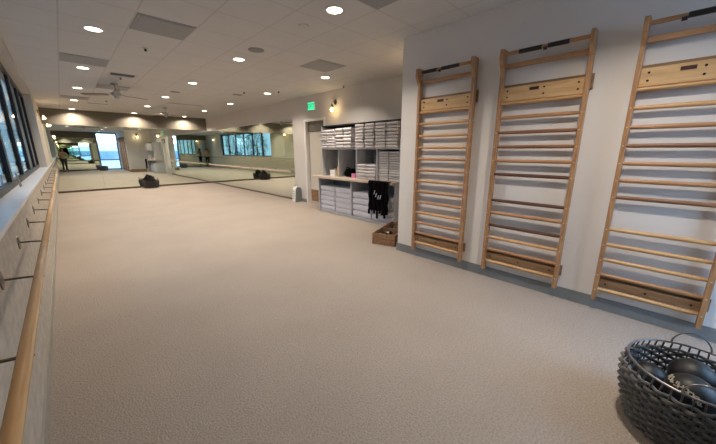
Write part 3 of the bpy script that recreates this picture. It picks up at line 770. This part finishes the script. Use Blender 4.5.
def ball(x, y, z, r, label, mark=False):
    t = thing('exercise_ball', label, 'exercise ball', (x, y, z), 0, 'black exercise balls in the basket')
    b = MB(); b.sphere((0, 0, 0), r, 40, 24); b.build('shell', m_blackp, t, offset=False, smooth=True)
    if mark:
        # pale illegible lettering strip around the camera-facing lower side
        b = MB(); rs_ = random.Random(5)
        tocam = (CAMP-Vector((x, y, z))).normalized()
        sx_ = tocam.cross(Vector((0, 0, 1))).normalized()*-1; sy_ = tocam.cross(sx_)*1
        if sy_.z < 0: sy_ = -sy_
        segs = {0: [(0, 0, 0, 1), (0, 1, .7, 1), (.7, 0, .7, 1)], 1: [(0, 0, .7, 0), (.7, 0, .7, 1), (0, 1, .7, 1), (0, 0, 0, 1)], 2: [(0, 0, 0, 1), (0, 0, .7, 0), (.35, 0, .35, .6)],
                3: [(0, 0, .7, 0), (.7, 0, .7, 1), (.35, .4, .35, 1)], 4: [(0, 0, 0, 1), (0, .5, .7, .5), (.7, .5, .7, 1)], 5: [(0, 1, .7, 1), (.7, 0, .7, 1), (0, .3, .7, .3)]}
        for i in range(9):
            g = segs[i % 6]; ang = -1.25+i*.2
            for x0, y0, x1, y1 in g:
                pts = []
                for u in (0, .5, 1):
                    px = ang+(x0+(x1-x0)*u)*.24; py = .06+(y0+(y1-y0)*u)*.25 - .45*(ang+.5)
                    v = tocam*math.cos(px)*math.cos(py)+sx_*math.sin(px)*math.cos(py)+sy_*math.sin(py)
                    pts.append(v*(r+.0004))
                b.tube(pts, .0030, 5)
        b.build('lettering', mat('pale_print', (.42, .38, .30), .6), t, offset=False)
ball(2.128, -.265, .285, .10, 'black exercise ball with pale lettering at the front of the basket', True)
ball(2.333, -.28, .275, .10, 'black exercise ball at the back of the basket, behind the lettered one')
ball(2.235, -.112, .225, .09, 'black exercise ball at the left side of the basket')
ball(2.24, -.46, .27, .09, 'black exercise ball at the right side of the basket')
for i, (x, y, z, q) in enumerate([(2.13, -.15, .09, .07), (2.318, -.17, .083, .065), (2.215, -.295, .09, .07), (2.14, -.41, .088, .065), (2.35, -.36, .09, .07)]):
    ball(x, y, z, q, 'black exercise ball in the bottom layer of the basket, ' + ['under the lettered ball', 'at the back left', 'in the middle', 'at the near right', 'at the far right'][i])

t, rr = basket((2.50, 15.08), .25, .30, .34, m_wicker2, m_wicker2, 'dark round basket heaped with black straps in front of the end mirror', 12, 32)
t2 = thing('strap_bundle', 'tangled heap of black straps piled in the far basket', 'straps', (2.50, 15.08, .015))
b = MB(); g = b.sphere((0, 0, .20), 1, 28, 18, (.19, .19, .19))
for q in g:
    n_ = math.sin(q.co.x*31+1)*math.cos(q.co.y*27)*.03; q.co.z += n_*.6 + (.12*max(0, 1-((q.co.x-.06)/.12)**2) if q.co.z > .3 else 0)
b.build('heap', m_black, t2, offset=False, smooth=True)
rs = random.Random(2)
for i in range(7):
    a = rs.uniform(0, 2*PI); b = MB(); pts = []
    for j in range(9):
        u = j/8; pts.append((.17*math.cos(a+u*2.2)*(1-.4*u), .17*math.sin(a+u*2.2)*(1-.4*u), .33+.13*math.sin(u*PI)))
    b.tube(pts, .011, 6); b.build('strap', m_blackp, t2, offset=False, smooth=True)

# ------------------------------------------------------------------ photographer (seen only in the mirrors)
def skin_obj(name, verts, edges, radii, m, parent, root=0, sub=2):
    me = bpy.data.meshes.new(name); me.from_pydata([tuple(v) for v in verts], edges, []); me.materials.append(m)
    o = bpy.data.objects.new(name, me); COL.objects.link(o); o.parent = parent
    sk = o.modifiers.new('skin', 'SKIN'); sk.use_smooth_shade = True
    sv = me.skin_vertices[0].data
    for i, r in enumerate(radii): sv[i].radius = r if isinstance(r, tuple) else (r, r); sv[i].use_root = (i == root)
    sd = o.modifiers.new('sub', 'SUBSURF'); sd.levels = sub; sd.render_levels = sub
    return o
PX, PY = .06, -.44
per = thing('person', 'person in a tan top and black leggings holding up a phone, seen in the mirrors', 'person', (PX, PY, 0))
f2 = Vector((math.sin(.5), math.cos(.5), 0)); s2 = Vector((f2.y, -f2.x, 0))   # facing and right
phone_c = CAMP - fwd*.012 + rgt*.045 - upv*.01
lc = lambda p: Vector(p)-Vector((PX, PY, 0))
def P(f_, s_, z): return f2*f_+s2*s_+Vector((0, 0, z))
hr = lc(phone_c + rgt*.10 - fwd*.035 - upv*.02); hl_ = lc(phone_c - rgt*.10 - fwd*.03 - upv*.02)
shr, shl = P(0, .17, 1.36), P(0, -.17, 1.36)
er, el = P(.10, .27, 1.20), P(.10, -.235, 1.20)
V = [P(0, 0, .94), P(0, 0, 1.05), P(.005, 0, 1.2), P(0, 0, 1.36), P(.0, 0, 1.44), P(.02, 0, 1.50), P(.03, 0, 1.58), P(.02, 0, 1.66),
     shr, er, hr-(hr-er).normalized()*.07, hr, shl, el, hl_-(hl_-el).normalized()*.07, hl_,
     P(0, .09, .88), P(.02, .095, .50), P(-.01, .10, .10), P(.03, .105, .045), P(.15, .12, .03),
     P(0, -.09, .88), P(.02, -.095, .50), P(-.01, -.10, .10), P(.03, -.105, .045), P(.15, -.12, .03)]
Ed = [(0, 1), (1, 2), (2, 3), (3, 4), (4, 5), (5, 6), (6, 7), (3, 8), (8, 9), (9, 10), (10, 11), (3, 12), (12, 13), (13, 14), (14, 15),
      (0, 16), (16, 17), (17, 18), (18, 19), (19, 20), (0, 21), (21, 22), (22, 23), (23, 24), (24, 25)]
Rd = [.12, .10, .115, .10, .05, .06, .085, .06, .055, .038, .026, .03, .055, .038, .026, .03, .08, .052, .036, .035, .026, .08, .052, .036, .035, .026]
body = skin_obj('body', V, Ed, Rd, m_skin, per)
# face details
face_v = []
b = MB()
hc = P(.03, 0, 1.60)
b.sphere(P(.118, 0, 1.585), .014, 10, 8, (1, 1, 1.5)); b.build('nose', m_skin, per, offset=False, smooth=True)
for s_ in (-1, 1):
    b = MB(); b.sphere(P(.105, .033*s_, 1.615), .011, 10, 8); b.build('eye', m_bolt, per, offset=False, smooth=True)
    b = MB(); b.sphere(P(.025, .088*s_, 1.60), .02, 10, 8, (1, .5, 1.4)); b.build('ear', m_skin, per, offset=False, smooth=True)
b = MB(); b.sphere(P(.108, 0, 1.548), .018, 10, 6, (1, 1, .35)); b.build('mouth', m_plate, per, offset=False, smooth=True)
b = MB(); g = b.sphere(P(-.005, 0, 1.625), .108, 28, 18, (1, 1, 1.05))
bmesh.ops.delete(b.bm, geom=[q for q in g if (Vector(q.co)-hc).dot(f2) > .055 and q.co.z < 1.665 or q.co.z < 1.53], context='VERTS')
o = b.build('hair', m_hair, per, offset=False, smooth=True); md = o.modifiers.new('thick', 'SOLIDIFY'); md.thickness = .012
# clothing follows the same skeleton, a little thicker
iu = [0, 1, 2, 3, 8, 9, 10, 12, 13, 14]
VT = [V[i] for i in iu]; ET = [(0, 1), (1, 2), (2, 3), (3, 4), (4, 5), (5, 6), (3, 7), (7, 8), (8, 9)]
skin_obj('top', VT, ET, [.145, .13, .14, .115, .075, .052, .04, .075, .052, .04], m_shirt, per)
il = [0, 16, 17, 18, 21, 22, 23]
VL = [V[i] for i in il]; EL = [(0, 1), (1, 2), (2, 3), (0, 4), (4, 5), (5, 6)]
skin_obj('leggings', VL, EL, [.138, .10, .064, .047, .10, .064, .047], m_pants, per)
for s_ in (-1, 1):
    b = MB(); b.sphere(P(.065, .11*s_, .038), 1, 16, 10, (.06, .12, .042)); b.build('shoe', m_blackp, per, offset=False, smooth=True)
# hands with five fingers
for s_, hc_ in ((1, hr), (-1, hl_)):
    verts, eds, rad_ = [hc_, hc_-rgt*s_*.02+upv*.02], [(0, 1)], [.026, .024]
    for k_ in range(4):
        base = hc_-rgt*s_*.01+upv*(.03-.02*k_)+fwd*.02; i0 = len(verts); ln = [.9, 1, .95, .75][k_]
        verts += [base, base+fwd*.012*ln-rgt*s_*.02*ln, base+fwd*.008-rgt*s_*.042*ln]; rad_ += [.009, .0085, .0075]
        eds += [(1, i0), (i0, i0+1), (i0+1, i0+2)]
    i0 = len(verts); verts += [hc_-upv*.02-rgt*s_*.015, hc_-upv*.025-rgt*s_*.045+fwd*.004]; rad_ += [.011, .009]; eds += [(0, i0), (i0, i0+1)]
    skin_obj('hand', verts, eds, rad_, m_skin, per, sub=1)
b = MB(); b.box(-.075, .075, -.036, .036, -.004, .004)
ph = b.build('phone', m_bolt, None, offset=False, bevel=.004); Mx = Matrix((rgt, upv, -fwd)).transposed().to_4x4(); Mx.translation = phone_c; ph.matrix_world = Mx
tag(ph, 'black phone held up in both hands, seen in the mirrors', 'phone')

# ------------------------------------------------------------------ outside
b = MB(); b.box(-30, -.62, -30, 40, -.6, -.5); b.box(-.62, 20, -30, B-.25, -.6, -.5); struct(b.build('ground_outside', m_ground), 'grey paving outside')
def tree(x, y, h_, s, label):
    t = thing('tree', label, 'tree', (x, y, -.5), 0, 'trees outside the window band')
    b = MB(); b.tube([(0, 0, 0), (.05, .03, h_*.3), (-.04, .05, h_*.55), (.02, 0, h_*.85)], [.12, .10, .07, .03], 10); b.build('trunk', m_bark, t, offset=False, smooth=True)
    rs_ = random.Random(s); b = MB()
    for i in range(420):
        a = rs_.uniform(0, 2*PI); q = rs_.uniform(-1, 1); rr_ = rs_.uniform(.45, 1)**.5*1.15
        c_ = Vector((rr_*math.cos(a)*math.sqrt(1-q*q), rr_*math.sin(a)*math.sqrt(1-q*q), h_*.66+q*1.6))
        d1 = Vector([rs_.uniform(-1, 1) for _ in range(3)]).normalized()*.13; d2 = Vector([rs_.uniform(-1, 1) for _ in range(3)]).normalized()*.09
        b.bm.faces.new([b.bm.verts.new(c_+p_) for p_ in (-d1, -d2, d1, d2)])
    b.build('foliage', m_leaf, t, offset=False)
for i, (x, y, h_) in enumerate([(-5.0, -6.0, 4.2), (-4.6, 0.5, 3.8), (-5.5, 5.0, 4.2), (-4.4, 15.0, 4.2)]):
    tree(x, y, h_, i+1, 'leafy tree outside the left windows, %s from the near end' % ['first', 'second', 'third', 'fourth'][i])
def block(x0, x1, y0, y1, h_, label, face_):
    t = thing('building', label, 'building', ((x0+x1)/2, (y0+y1)/2, -.5))
    b = MB(); b.box(x0, x1, y0, y1, -.5, h_); at(t, b, 'wall', m_conc)
    z = .5
    while z < h_-1.2:
        b = MB()
        if face_ == 'Y': b.box(x0+.3, x1-.3, y1-.05, y1+.05, z, z+1.0)
        else: b.box(x1-.05, x1+.05, y0+.3, y1-.3, z, z+1.4)
        at(t, b, 'window_band', m_blueg); z += 1.9
block(-6, 16, -16, -13, 2.4, 'pale office block with blue window bands behind the tall window', 'Y')
block(-16, -13, -4, 22, 2.6, 'pale office block beyond the trees at left', 'X')
